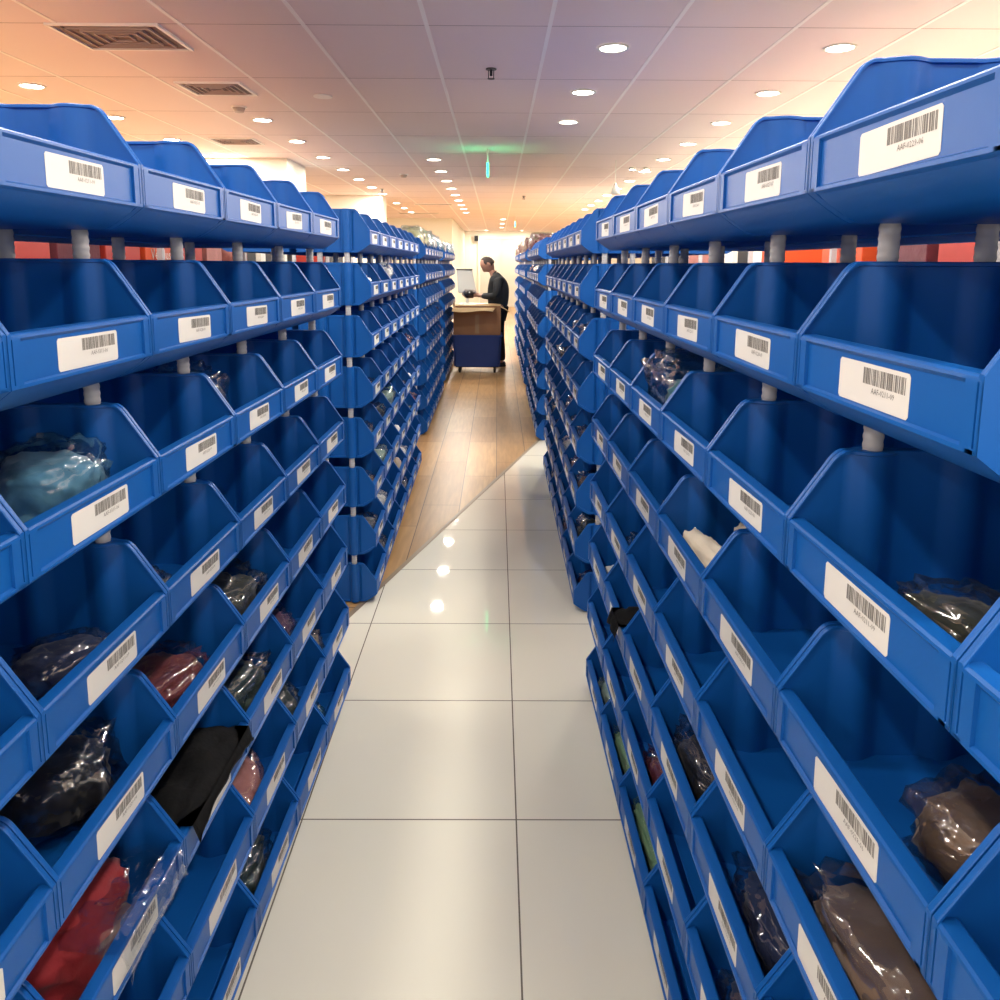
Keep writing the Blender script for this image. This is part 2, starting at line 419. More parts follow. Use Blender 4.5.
# blocks: side, far end y, x of the front line at yref, yref, slope, number of bins, names
ZTOP = 1.6 + 0.0869 - 0.036
BLK = {
    'L1': dict(s=-1, far=2.707, x=-0.5465, yr=2.4, m=0.0107, n=6, place='nearest rack on the left', adj='near left'),
    'R1': dict(s=1, far=2.773, x=0.3517, yr=2.4, m=-0.0142, n=6, place='nearest rack on the right', adj='near right'),
    'L2': dict(s=-1, far=3.504 + 7 * PITCHY, x=-0.567, yr=3.5, m=-0.0135, n=7, place='second rack on the left', adj='second left'),
    'R2': dict(s=1, far=3.40 + 7 * PITCHY, x=0.361, yr=3.4, m=0.003, n=7, place='second rack on the right', adj='second right'),
    'L3': dict(s=-1, far=7.17 + 7 * PITCHY, x=-0.655, yr=7.17, m=-0.006, n=7, place='third rack on the left', adj='third left'),
    'R3': dict(s=1, far=6.96 + 7 * PITCHY, x=0.362, yr=6.96, m=0.0, n=7, place='third rack on the right', adj='third right'),
    'L4': dict(s=-1, far=10.45 + 7 * PITCHY, x=-0.70, yr=10.4, m=0.0, n=7, place='fourth rack on the left', adj='fourth left'),
    'R4': dict(s=1, far=10.2 + 7 * PITCHY, x=0.358, yr=10.2, m=0.0, n=7, place='fourth rack on the right', adj='fourth right'),
    'R5': dict(s=1, far=13.4 + 7 * PITCHY, x=0.355, yr=13.4, m=0.0, n=7, place='fifth rack on the right', adj='fifth right'),
}
ORD = ['first', 'second', 'third', 'fourth', 'fifth', 'sixth', 'seventh', 'eighth']
def line_x(B, y): return B['x'] + B['m'] * (y - B['yr'])
def xform(B, y, z):
    """matrix of a bin whose middle is at aisle position y with its base at z"""
    rz = (R(90) if B['s'] < 0 else R(-90)) - math.atan(B['m'])
    return Matrix.Translation((line_x(B, y), y, z)) @ Matrix.Rotation(rz, 4, 'Z')
def rowz(r): return ZTOP - (r - 1) * ROW
def bin_m(key, r, b):
    B = BLK[key]; return xform(B, B['far'] - (b + 0.5) * PITCHY, rowz(r))

FLOORZ = 0.0072
HELD = {}   # (block,row,bin) -> phrase, filled from the items table below
def rowname(r): return 'top row' if r == 1 else ('bottom row' if r == 8 else ORD[r - 1] + ' row')

def place_bins(key, individual=True):
    B = BLK[key]
    if not individual:
        bm = bmesh.new()
        sm = BIN
        for r in range(1, 9):
            for b in range(B['n']):
                n0 = len(bm.verts); nf = len(bm.faces)
                bm.from_mesh(sm); bm.verts.ensure_lookup_table()
                mt = bin_m(key, r, b)
                bmesh.ops.transform(bm, matrix=mt, verts=bm.verts[n0:])
                n1 = len(bm.verts); f1 = len(bm.faces)
                box(bm, -0.074, 0.074, 0.0022, 0.003, 0.044, 0.085, mi=1)
                bm.verts.ensure_lookup_table()
                bmesh.ops.transform(bm, matrix=mt, verts=bm.verts[n1:])
        o = link('storage_bin', finish(bm, 'far_bins', [M['blue'], M['label']]))
        tag(o, 'blue plastic bins far down the aisle in the %s' % B['place'], 'storage bin', kind='stuff')
        return
    for r in range(1, 9):
        nb = B['n'] + (1 if key == 'R1' and 3 <= r <= 6 else 0)
        for b in range(nb):
            o = link('storage_bin', BIN); o.matrix_world = bin_m(key, r, b)
            held = HELD.get((key, r, b))
            pos = 'at the far end' if b == 0 else ('%s from the far end' % ORD[b])
            lab = 'blue bin %s of %s, %s' % (pos, rowname(r), B['place'])
            if held: lab += ', ' + held
            words = lab.replace(',', '').split()
            tag(o, lab if len(words) <= 16 else 'blue bin %s of %s, %s' % (pos, rowname(r), B['place']), 'storage bin', 'blue storage bins in the %s' % B['place'])
            rnd = random.Random(hash_(key, r, b))
            link('barcode_label', LABELS[rnd.randrange(10)], o)
            if b == 0: link('end_panel', ENDP[1 if B['s'] < 0 else -1], o)
            if b == B['n'] - 1 and key not in ('L1', 'R1'): link('end_panel', ENDP[-1 if B['s'] < 0 else 1], o)
def hash_(key, r, b): return sum(ord(c) for c in key) * 101 + r * 17 + b * 7

# posts: one full-height grey tube at every joint, front and rear
def post_mesh():
    bm = bmesh.new(); seg = 20; prof = []
    top = ZTOP + 0.17
    zs = [(0.0075, 0.0116)]
    for r in range(8, 0, -1):
        base = rowz(r)
        g0, g1 = base - (ROW - BH), base
        if r < 8:
            for k in range(4):
                z = g0 + (g1 - g0) * (k + 0.5) / 4
                zs += [(z - 0.004, 0.0118), (z - 0.001, 0.0126), (z + 0.001, 0.0126), (z + 0.004, 0.0118)]
        zs.append((base + 0.001, 0.0116)); zs.append((base + 0.10, 0.0116)); zs.append((base + BH - 0.001, 0.0116))
    
    rings = []
    for z, rr in zs:
        rings.append([bm.verts.new((rr * math.cos(2 * math.pi * i / seg), rr * math.sin(2 * math.pi * i / seg), z)) for i in range(seg)])
    for a, b in zip(rings, rings[1:]):
        for i in range(seg): bm.faces.new((a[i], a[(i + 1) % seg], b[(i + 1) % seg], b[i]))
    bm.faces.new(rings[0][::-1]); bm.faces.new(rings[-1])
    return finish(bm, 'post', M['post'], smooth=True, angle=R(60))
POST = post_mesh()
def place_posts(key):
    B = BLK[key]
    e = link('rack_posts', None, loc=(line_x(B, B['far']), B['far'], 0))
    tag(e, 'set of grey ribbed posts joining the bins of the %s' % B['place'], 'posts', 'grey posts of the bin racks')
    bpy.context.view_layer.update()
    for b in range(B['n'] + 1):
        for dd in POSTD:
            y = B['far'] - b * PITCHY
            m = xform(B, y, 0) @ Matrix.Translation((0, dd, 0))
            p = link('post', POST, e); p.location = m.translation - e.location
# back-to-back racks added behind to keep the gaps dark, facing the next aisles
def back_bins(key):
    B = BLK[key]; bm = bmesh.new(); sm = bin_mesh(simple=True)
    for r in range(1, 9):
        for b in range(B['n']):
            n0 = len(bm.verts); bm.from_mesh(sm); bm.verts.ensure_lookup_table()
            bmesh.ops.transform(bm, matrix=bin_m(key, r, b) @ Matrix.Translation((0, 2 * DEP + 0.03, 0)) @ Matrix.Rotation(math.pi, 4, 'Z'), verts=bm.verts[n0:])
    o = link('storage_bin', finish(bm, 'back_bins', M['blue']))
    tag(o, 'blue bins added behind the %s, facing away from the aisle' % B['place'], 'storage bin', kind='stuff')

# ---------------------------------------------------------------- bagged garments and loose things in the bins
def blob(seed, sx, sy, sz, amp=0.16, freq=1.6, sub=4, power=0.75, ridge=0.0):
    bm = bmesh.new(); bmesh.ops.create_icosphere(bm, subdivisions=sub, radius=1)
    o = Vector((seed * 3.1, seed * 1.7, -seed * 2.3))
    for v in bm.verts:
        n = v.co.normalized()
        p = Vector([math.copysign(abs(c) ** power, c) for c in n])
        a = noise.noise(n * freq + o) * amp + noise.noise(n * freq * 2.7 + o) * amp * 0.55
        if ridge: a += (abs(noise.noise(n * freq * 2.2 - o)) - 0.15) * ridge + (abs(noise.noise(n * freq * 5.0 + o)) - 0.15) * ridge * 0.5
        p *= (1 + a)
        v.co = Vector((p.x * sx, p.y * sy, p.z * sz + sz))
    zmin = min(v.co.z for v in bm.verts)
    for v in bm.verts: v.co.z -= zmin
    return bm

def clampbin(bm, lx, d, rot, zmax=0.205):
    """keep a soft thing inside the walls of its bin"""
    T = Matrix.Translation((lx, d, 0)) @ Matrix.Rotation(R(rot), 4, 'Z'); Ti = T.inverted()
    for v in bm.verts:
        p = T @ v.co; mx = HW - 0.0215
        p.x = max(-mx, min(mx, p.x)); p.y = min(p.y, DEP - 0.006)
        if p.z + FLOORZ < LIPT + 0.020: p.y = max(p.y, 0.026)
        else: p.y = max(p.y, 0.006)
        p.z = max(0.0, p.z) + (max(0.0, zb(p.y) + 0.0075 - FLOORZ - p.z) if p.y < 0.06 else 0)
        p.z = min(p.z, zmax)
        v.co = Ti @ p
def bagged(name, color, sx, sy, sz, seed, film=True, place=None, ridge=0.25, grow=1.13):
    g = blob(seed, sx, sy, sz, ridge=ridge)
    if color is None:
        bm = blob(seed + 5, sx, sy, sz, amp=0.25, freq=2.2, sub=4, ridge=0.6)
        if place: clampbin(bm, *place)
        o = link(name, finish(bm, name, M['film'], smooth=True)); return o
    if place: clampbin(g, *place)
    o = link(name, finish(g, name, cloth(color), smooth=True))
    if film:
        f = blob(seed + 0.3, sx * grow, sy * grow, sz * (1.15 if grow < 1.5 else 1.5), amp=0.18, freq=1.9, sub=4, ridge=0.38)
        if place: clampbin(f, *place)
        link('plastic_wrap', finish(f, 'plastic_wrap', M['film'], smooth=True), o)
    return o


# block, row, bin, local x (towards the bin's right seen from the aisle), depth, half sizes x y z, colour, film, tilt(deg z), what
IT = [
    ('L1', 3, 2, -0.03, 0.17, 0.10, 0.08, 0.075, None, True, 10, 'crumpled empty clear plastic bag'),
    ('L1', 3, 1, -0.09, 0.13, 0.05, 0.05, 0.05, None, True, 40, 'small scrap of clear film'),
    ('L1', 3, 4, 0.09, 0.13, 0.07, 0.07, 0.055, 'light blue', True, 15, 'light blue garment in a clear bag'),
    ('L1', 4, 3, -0.10, 0.09, 0.05, 0.05, 0.035, 'olive', True, 30, 'small olive garment in shiny film'),
    ('L1', 4, 4, 0.04, 0.10, 0.06, 0.05, 0.03, 'navy', True, -30, 'small navy packet in shiny film'),
    ('L1', 5, 4, 0.06, 0.14, 0.08, 0.07, 0.05, 'black', True, 20, 'black garment in glossy film'),
    ('L1', 5, 3, -0.02, 0.13, 0.12, 0.08, 0.040, 'maroon', True, -10, 'maroon garment in clear film'),
    ('L1', 5, 2, -0.02, 0.13, 0.13, 0.09, 0.055, 'olive', True, 5, 'dark olive garment in clear film'),
    ('L1', 6, 1, -0.05, 0.12, 0.09, 0.07, 0.045, 'purple', True, 20, 'purple garment in clear film'),
    ('L1', 6, 2, -0.02, 0.12, 0.13, 0.08, 0.045, 'dark green', True, -8, 'dark green garment in wrinkled shiny film'),
    ('L1', 7, 0, -0.05, 0.12, 0.07, 0.06, 0.04, 'beige', True, 14, 'small pearly beige packet'),
    ('L1', 7, 1, -0.06, 0.12, 0.09, 0.08, 0.045, 'dark green', True, 40, 'green packet in shiny film'),
    ('L1', 7, 2, -0.03, 0.09, 0.09, 0.05, 0.045, 'pink', True, 25, 'pink garment in shiny film'),
    ('L1', 8, 0, -0.08, 0.11, 0.06, 0.06, 0.03, 'teal', True, 0, 'small teal packet'),
    ('L1', 8, 2, -0.02, 0.12, 0.11, 0.07, 0.04, 'dark green', True, 5, 'dark green garment with shiny film'),
    ('L1', 6, 4, 0.02, 0.15, 0.12, 0.10, 0.065, 'red', False, 10, 'deep red folded garment'),
    ('R1', 3, 2, 0.00, 0.13, 0.09, 0.065, 0.065, 'teal', True, 0, 'bulging crumpled clear bag around teal garment'),
    ('R1', 3, 0, 0.02, 0.06, 0.03, 0.02, 0.03, 'yellow green', True, 0, 'small yellow green tag packet'),
    ('R1', 3, 1, 0.00, 0.20, 0.06, 0.05, 0.06, 'pink', True, 0, 'pink packet at the back of the bin'),
    ('R1', 4, 1, 0.09, 0.11, 0.05, 0.06, 0.045, 'brown', True, 20, 'small brown packet in shiny film'),
    ('R1', 4, 2, 0.10, 0.08, 0.05, 0.05, 0.035, 'olive', True, -20, 'crumpled olive packet in silvery film'),
    ('R1', 4, 3, -0.02, 0.075, 0.115, 0.030, 0.040, 'cream', False, 8, 'cream knitted roll, nearer of two'),
    ('R1', 4, 3, 0.02, 0.158, 0.12, 0.030, 0.056, 'cream', False, -4, 'cream knitted roll with red mark, farther of two'),
    ('R1', 4, 3, 0.02, 0.262, 0.12, 0.035, 0.060, 'brown', False, 0, 'brown garment behind the cream rolls'),
    ('R1', 5, 1, 0.05, 0.10, 0.07, 0.06, 0.035, 'dark green', True, 10, 'dark green packet with a white tag'),
    ('R1', 6, 0, 0.02, 0.10, 0.08, 0.06, 0.03, 'white', False, 10, 'pale folded paper wrap'),
    ('R1', 8, 0, 0.02, 0.09, 0.10, 0.05, 0.04, 'mint', True, 5, 'mint packet in clear film'),
    ('R1', 8, 1, -0.02, 0.07, 0.11, 0.03, 0.035, 'pale green', True, 3, 'pale green rolled garment, farther of two'),
    ('R1', 8, 2, -0.01, 0.07, 0.13, 0.03, 0.035, 'pale green', True, 2, 'pale green rolled garment, nearer of two'),
    ('R1', 7, 2, 0.06, 0.09, 0.09, 0.05, 0.035, 'dark red', True, 6, 'dark red garment in clear film'),
    ('R1', 6, 3, 0.02, 0.10, 0.13, 0.055, 0.045, 'black', True, 6, 'black rolled garment in clear film'),
    ('R1', 6, 4, 0.02, 0.13, 0.12, 0.07, 0.03, 'navy', True, 0, 'navy garment in sparkling film'),
    ('R1', 5, 5, 0.00, 0.10, 0.12, 0.075, 0.05, 'brown', True, 10, 'mottled brown garment in clear film'),
    ('R1', 5, 5, 0.02, 0.275, 0.09, 0.03, 0.035, 'navy', True, 0, 'dark navy garment behind the beige one'),
    ('R1', 4, 5, 0.05, 0.14, 0.06, 0.06, 0.04, 'brown', True, 30, 'grey brown bundle in clear film'),
    ('R1', 3, 5, 0.03, 0.12, 0.07, 0.05, 0.03, 'olive', True, 10, 'olive packet with a bright glint'),
    ('R1', 7, 4, 0.00, 0.12, 0.11, 0.07, 0.03, 'navy', True, 0, 'navy garment low in the bin'),
    ('L2', 2, 4, 0.00, 0.06, 0.08, 0.05, 0.07, 'white', True, 20, 'white garment in a bulging clear bag'),
    ('L2', 2, 6, 0.05, 0.10, 0.07, 0.06, 0.05, 'grey', True, 0, 'grey packet in crinkled film'),
    ('L2', 5, 4, 0.00, 0.08, 0.10, 0.06, 0.07, 'mint', True, 0, 'mint packet in crinkled film'),
    ('L2', 4, 1, 0.00, 0.08, 0.10, 0.06, 0.06, 'maroon', True, 0, 'maroon packet with white label'),
    ('L2', 6, 5, 0.00, 0.08, 0.10, 0.06, 0.06, 'mint', True, 0, 'grey green bag of garments'),
    ('L2', 6, 3, 0.00, 0.05, 0.06, 0.035, 0.05, 'white', False, 0, 'white paper packet over the lip'),
    ('L2', 7, 5, 0.00, 0.07, 0.09, 0.05, 0.05, 'white', True, 0, 'white packet in clear film'),
    ('L2', 7, 3, 0.00, 0.06, 0.09, 0.04, 0.06, 'beige', False, 0, 'beige folded cardboard tag'),
    ('L2', 8, 2, 0.00, 0.07, 0.09, 0.05, 0.05, 'grey', True, 0, 'grey white printed packet'),
    ('L2', 5, 1, 0.00, 0.07, 0.09, 0.05, 0.05, 'white', False, 0, 'white folded sheet'),
    ('R2', 4, 3, 0.00, 0.09, 0.11, 0.07, 0.06, 'black', True, 0, 'black garment filling the bin'),
    ('R2', 5, 6, 0.00, 0.09, 0.09, 0.06, 0.05, 'grey', True, 0, 'grey crinkled packet'),
    ('R2', 8, 6, 0.02, 0.10, 0.08, 0.05, 0.04, 'dark red', True, 0, 'dark red packet'),
    ('R2', 6, 6, 0.00, 0.09, 0.10, 0.06, 0.05, 'brown', True, 0, 'brown packet'),
    ('R2', 6, 4, 0.00, 0.06, 0.10, 0.05, 0.06, 'white', True, 0, 'white film bag with grey garment'),
]
# extra dark garments scattered through the farther racks, as the photo's lower rows show
rndx = random.Random(5)
used = {(i[0], i[1], i[2]) for i in IT}
for key, cnt, rows in (('L2', 14, (4, 5, 6, 7, 8)), ('R2', 16, (3, 4, 5, 6, 7, 8)), ('L3', 16, (3, 4, 5, 6)), ('R3', 16, (3, 4, 5, 6, 7, 8))):
    k = 0
    while k < cnt:
        r = rndx.choice(rows); b = rndx.randrange(7)
        if (key, r, b) in used: continue
        used.add((key, r, b)); c = rndx.choice(('black', 'navy', 'dark green', 'grey', 'black', 'maroon', 'white', 'teal', 'brown'))
        IT.append((key, r, b, 0.0, 0.10, 0.11, 0.065, rndx.uniform(0.035, 0.06), c, True, rndx.uniform(-10, 10), '%s garment in clear film' % c)); k += 1
# big wraps on the top rows of the far racks
for b, c in ((6, 'yellow green'), (5, 'yellow green'), (4, 'mint'), (3, 'teal'), (2, 'white'), (0, 'light blue')):
    IT.append(('L3', 1, b, 0.0, 0.15, 0.12, 0.11, 0.115, c, True, rndx.uniform(-8, 8), '%s bulging wrap above the rim' % c))
for key, b, c in [(k_, b_, ('dark red', 'maroon', 'maroon', 'pink', 'maroon', 'dark red', 'maroon')[(b_ + i_) % 7]) for i_, k_ in enumerate(('R4', 'R5')) for b_ in range(7)] + [('R3', 0, 'dark red'), ('R3', 1, 'maroon')]:
    IT.append((key, 1, b, 0.0, 0.15, 0.14, 0.12, 0.135, c, True, rndx.uniform(-8, 8), '%s bulging bundle above the rim' % c))
for b, c in ((6, 'teal'), (5, 'white'), (3, 'teal'), (2, 'light blue'), (1, 'teal'), (0, 'light blue')):
    IT.append(('L4', 1, b, 0.0, 0.15, 0.14, 0.12, 0.10, c, True, rndx.uniform(-8, 8), '%s bulging wrap above the rim' % c))
for b, c in ((3, 'pink'), (4, 'beige'), (1, 'purple')):
    IT.append(('R3', 2, b, 0.0, 0.12, 0.11, 0.09, 0.07, c, True, 0, '%s bundle' % c))
for it in IT: HELD[(it[0], it[1], it[2])] = 'holding ' + ' '.join(w for w in it[11].split()[:3] if w not in ('in', 'with', 'a', 'of', 'at'))

for key in ('L1', 'R1', 'L2', 'R2', 'L3', 'R3'): place_bins(key)
for key in ('L4', 'R4', 'R5'): place_bins(key, False)
for key in BLK: place_posts(key)
for key in ('L1', 'R1', 'L2', 'R2', 'L3', 'R3'): back_bins(key)

for n, (key, r, b, lx, d, sx, sy, sz, col, film, rot, what) in enumerate(IT):
    name = 'plastic_bag' if col is None else ('bagged_garment' if film else 'folded_garment')
    d = max(d, sy + 0.018); lim = HW - 0.022 - sx * 0.9
    if r > 1: lx = max(-lim, min(lim, lx))
    o = bagged(name, col, sx, sy, sz, n * 1.37 + 2, film, (lx, d, rot, 0.205 if r > 1 else 0.30), grow=1.7 if 'bulging crumpled' in what else 1.13)
    o.matrix_world = bin_m(key, r, b) @ Matrix.Translation((lx, d, FLOORZ)) @ Matrix.Rotation(R(rot), 4, 'Z')
    B = BLK[key]
    pos = 'far-end bin' if b == 0 else '%s bin' % ORD[b]
    lab = '%s in %s of %s, %s rack' % (what, pos, rowname(r), B['adj'])
    if len(lab.replace(',', '').split()) > 16: lab = '%s, %s of %s, %s rack' % (' '.join(what.split()[:6]), pos, rowname(r), B['adj'])
    tag(o, lab, 'plastic bag' if col is None else 'garment', 'garments lying in the bins')

# draped black garments: a sheet of cloth that rises out of the bin and hangs over the lip
def drape(key, r, b, x0, x1, seed, label, hang=0.05, mat=None, name='draped_garment', low=1.0):
    bm = bmesh.new(); nx, ny = 22, 26
    prof = [(0.27, 0.035), (0.22, 0.07), (0.16, 0.10), (0.10, 0.125), (0.055, 0.128), (0.020, 0.120), (-0.004, 0.108), (-0.010, 0.090), (-0.012, LIPT - hang)]
    def P(t):
        u = t * (len(prof) - 1); i = min(int(u), len(prof) - 2); f = u - i
        return prof[i][0] * (1 - f) + prof[i + 1][0] * f, prof[i][1] * (1 - f) + prof[i + 1][1] * f
    g = []
    for j in range(ny + 1):
        t = j / ny; dd, z = P(t); row = []
        for i in range(nx + 1):
            s = i / nx; x = x0 + (x1 - x0) * s
            nz = noise.noise(Vector((x * 14, dd * 12, seed))) * 0.022 + noise.noise(Vector((x * 40, dd * 30, seed))) * 0.007
            edge = 1 - (2 * s - 1) ** 4
            zz = z * (0.80 + 0.20 * edge) * (low if dd > 0.06 else 1) + nz * (1 if dd > 0.03 else 0.1)
            if -0.0072 < dd < 0.030: zz = max(zz, LIPT + 0.0055)
            yy = dd - (0.004 + abs(nz) * 0.5 if dd < -0.007 else 0)
            row.append(bm.verts.new((x, yy, max(zz, 0.014, zb(max(dd, 0)) + 0.012 if dd > 0.03 else 0))))
        g.append(row)
    for j in range(ny):
        for i in range(nx): bm.faces.new((g[j][i], g[j][i + 1], g[j + 1][i + 1], g[j + 1][i]))
    bmesh.ops.solidify(bm, geom=bm.faces[:], thickness=0.003)
    o = link(name, finish(bm, name, mat or M['black'], smooth=True)); o.matrix_world = bin_m(key, r, b)
    tag(o, label, 'garment', 'garments lying in the bins')
drape('L1', 6, 3, -0.156, 0.156, 3.3, 'large black cloth spilling over the lip, fourth bin of sixth row, near left rack', hang=0.0)
drape('R1', 6, 1, 0.03, 0.156, 9.1, 'black cloth draped over the bin lip, second bin of sixth row, near right rack', hang=0.03)

drape('L1', 6, 4, -0.06, 0.156, 5.5, 'clear wrinkled film hanging over the lip in front of the deep red garment', hang=0.035, mat=M['film'], name='plastic_film')

# ---------------------------------------------------------------- cart, cardboard box, person, monitor
CX0, CX1, CY0, CY1 = -0.655, 0.065, 11.40, 11.92
cart = link('cart', None, loc=((CX0 + CX1) / 2, (CY0 + CY1) / 2, 0)); tag(cart, 'blue plastic cart on casters carrying the open cardboard box', 'cart')
def on(parent, name, bm, mat, smooth=False):
    return link(name, finish(bm, name, mat, smooth=smooth, angle=R(35) if smooth else None), parent)
hx, hy = (CX1 - CX0) / 2, (CY1 - CY0) / 2
bm = bmesh.new()
def tub(bm, hx, hy, z0, z1, t, taper):
    o = [[(sx * (hx - tp), sy * (hy - tp), z) for sx, sy in ((-1, -1), (1, -1), (1, 1), (-1, 1))] for z, tp in ((z0, taper), (z1, 0.0), (z1, t), (z0 + t, taper + t))]
    V = [[bm.verts.new(p) for p in L_] for L_ in o]
    for a, b in zip(V, V[1:]):
        for i in range(4): bm.faces.new((a[i], a[(i + 1) % 4], b[(i + 1) % 4], b[i]))
    bm.faces.new(V[0][::-1]); bm.faces.new(V[3])
tub(bm, hx, hy, 0.10, 0.56, 0.008, 0.018)
bmesh.ops.bevel(bm, geom=[e for e in bm.edges if abs((e.verts[0].co - e.verts[1].co).z) > 0.2], offset=0.03, segments=3, affect='EDGES')
tubo = on(cart, 'tub', bm, M['cartblue'], True)
bm = bmesh.new()
for s in (-1, 1):
    box(bm, -hx - 0.012, hx + 0.012, s * (hy + 0.006) - 0.010, s * (hy + 0.006) + 0.010, 0.545, 0.57)
    box(bm, s * (hx + 0.006) - 0.010, s * (hx + 0.006) + 0.010, -hy + 0.004, hy - 0.004, 0.545, 0.57)
on(cart, 'rim', bm, M['cartblue'])
bm = bmesh.new(); box(bm, -hx + 0.04, hx - 0.04, -hy + 0.04, hy - 0.04, 0.085, 0.10, bev=0.004); on(cart, 'base_frame', bm, M['darkmetal'])
for sx in (-1, 1):
    for sy in (-1, 1):
        x, y = sx * (hx - 0.10), sy * (hy - 0.09)
        bm = bmesh.new(); cyl(bm, (x, y, 0.078), 0.012, 0.010); box(bm, x - 0.022, x - 0.018, y - 0.02, y + 0.02, 0.03, 0.08); box(bm, x + 0.018, x + 0.022, y - 0.02, y + 0.02, 0.03, 0.08)
        c = on(cart, 'caster', bm, M['darkmetal'])
        bm = bmesh.new(); cyl(bm, (x - 0.015, y, 0.040), 0.040, 0.03, seg=20, axis='X'); on(c, 'wheel', bm, M['rubber'])
cb = link('cardboard_box', None, loc=(cart.location.x, cart.location.y, 0.572)); tag(cb, 'open brown cardboard box with pale flaps sitting on the blue cart', 'box')
bx, by, bh = hx - 0.012, hy - 0.012, 0.40
bm = bmesh.new()
for a in ((-bx, bx, -by, -by + 0.005), (-bx, bx, by - 0.005, by), (-bx, -bx + 0.005, -by + 0.005, by - 0.005), (bx - 0.005, bx, -by + 0.005, by - 0.005)):
    box(bm, a[0], a[1], a[2], a[3], 0, bh)
box(bm, -bx + 0.005, bx - 0.005, -by + 0.005, by - 0.005, 0, 0.005)
on(cb, 'box_body', bm, M['card'])
bm = bmesh.new(); box(bm, -0.03, 0.03, -by - 0.0012, -by - 0.0002, 0.02, bh - 0.10); on(cb, 'tape_strip', bm, plain('packing_tape', (0.36, 0.22, 0.12), 0.25))
def flap(pts, drop=0.0):
    bm = bmesh.new(); n = 10; P0, P1, P2, P3 = [Vector(p) for p in pts]; g = []
    for i in range(n + 1):
        for j in range(n + 1):
            u, v = i / n, j / n
            p = (P0 * (1 - u) + P1 * u) * (1 - v) + (P3 * (1 - u) + P2 * u) * v
            p.z -= drop * v * v + 0.012 * math.sin(u * 6.0) * v
            g.append(bm.verts.new(p))
    for i in range(n):
        for j in range(n): bm.faces.new((g[i * (n + 1) + j], g[(i + 1) * (n + 1) + j], g[(i + 1) * (n + 1) + j + 1], g[i * (n + 1) + j + 1]))
    bmesh.ops.solidify(bm, geom=bm.faces[:], thickness=0.004)
    return bm
z = bh + 0.002
on(cb, 'flap', flap([(-bx, -by, z), (bx * 0.80, -by, z), (bx * 0.66, -by - 0.16, z - 0.035), (-bx - 0.015, -by - 0.20, z - 0.03)], 0.015), M['cardin'])
on(cb, 'flap', flap([(-bx, by, z), (bx, by, z), (bx, by + 0.12, z + 0.02), (-bx, by + 0.12, z + 0.02)]), M['cardin'])
on(cb, 'flap', flap([(bx, -by, z), (bx, by, z), (bx + 0.11, by, z - 0.05), (bx + 0.13, -by - 0.03, z - 0.03)], 0.03), M['cardin'])
on(cb, 'flap', flap([(-bx, -by, z), (-bx, by, z), (-bx - 0.012, by, z + 0.07), (-bx - 0.012, -by, z + 0.05)], 0.0), M['cardin'])

# packing table and pale monitor behind the cart
tb = link('packing_table', None, loc=(-0.34, 13.0, 0)); tag(tb, 'pale table standing behind the cart under the tilted monitor', 'table')
bm = bmesh.new(); box(bm, -0.30, 0.30, -0.22, 0.30, 0.92, 0.95, bev=0.004); on(tb, 'tabletop', bm, M['white'])
for sx in (-1, 1):
    for sy in (-0.19, 0.27):
        bm = bmesh.new(); box(bm, sx * 0.27 - 0.018, sx * 0.27 + 0.018, sy - 0.018, sy + 0.018, 0, 0.92); on(tb, 'leg', bm, M['monitor'])
mo = link('monitor', None, loc=(-0.44, 12.95, 0.95)); tag(mo, 'pale grey slanted monitor seen from behind, left of the bowed man', 'monitor')
bm = bmesh.new()
pf = [(-0.21, 0.18), (0.10, 0.18), (0.02, 0.56), (-0.24, 0.56)]
a_ = [bm.verts.new((p[0], 0.03 + (p[1] - 0.2) * 0.25, p[1])) for p in pf]; b_2 = [bm.verts.new((p[0], 0.07 + (p[1] - 0.2) * 0.25, p[1])) for p in pf]
bm.faces.new(a_); bm.faces.new(b_2[::-1])
for i in range(4): bm.faces.new((a_[i], a_[(i + 1) % 4], b_2[(i + 1) % 4], b_2[i]))
bmesh.ops.bevel(bm, geom=bm.edges[:], offset=0.008, segments=2, affect='EDGES')
on(mo, 'monitor_panel', bm, M['monitor'])
bm = bmesh.new(); box(bm, -0.245, 0.025, 0.105, 0.165, 0.556, 0.580, bev=0.004); on(mo, 'top_edge', bm, plain('monitor_dark_edge', (0.16, 0.15, 0.12), 0.5))
bm = bmesh.new(); box(bm, -0.08, -0.03, 0.05, 0.09, 0.01, 0.22, bev=0.004); box(bm, -0.14, 0.05, -0.04, 0.14, 0.0, 0.014, bev=0.004); on(mo, 'stand', bm, M['monitor'])

def skin_mesh(chains, links_, name, mat, sub=2):
    """chains: list of (co,(rx,ry)); links_: edges"""
    me = bpy.data.meshes.new(name); me.from_pydata([c[0] for c in chains], links_, [])
    o = bpy.data.objects.new(name, me); COL.objects.link(o)
    m = o.modifiers.new('s', 'SKIN'); m.use_smooth_shade = True; m.branch_smoothing = 0.3
    for i, c in enumerate(chains): me.skin_vertices[0].data[i].radius = c[1]
    me.skin_vertices[0].data[0].use_root = True
    sd = o.modifiers.new('d', 'SUBSURF'); sd.levels = sub; sd.render_levels = sub
    dg = bpy.context.evaluated_depsgraph_get(); ev = o.evaluated_get(dg)
    out = bpy.data.meshes.new_from_object(ev); out.name = name
    bpy.data.objects.remove(o)
    out.materials.clear(); out.materials.append(mat)
    for p in out.polygons: p.use_smooth = True
    return out

PX, PY = -0.045, 12.30
person = link('person', None, loc=(PX, PY, 0))
tag(person, 'balding person in dark grey jacket bowing over the cardboard box, holding a dark bundle', 'person')
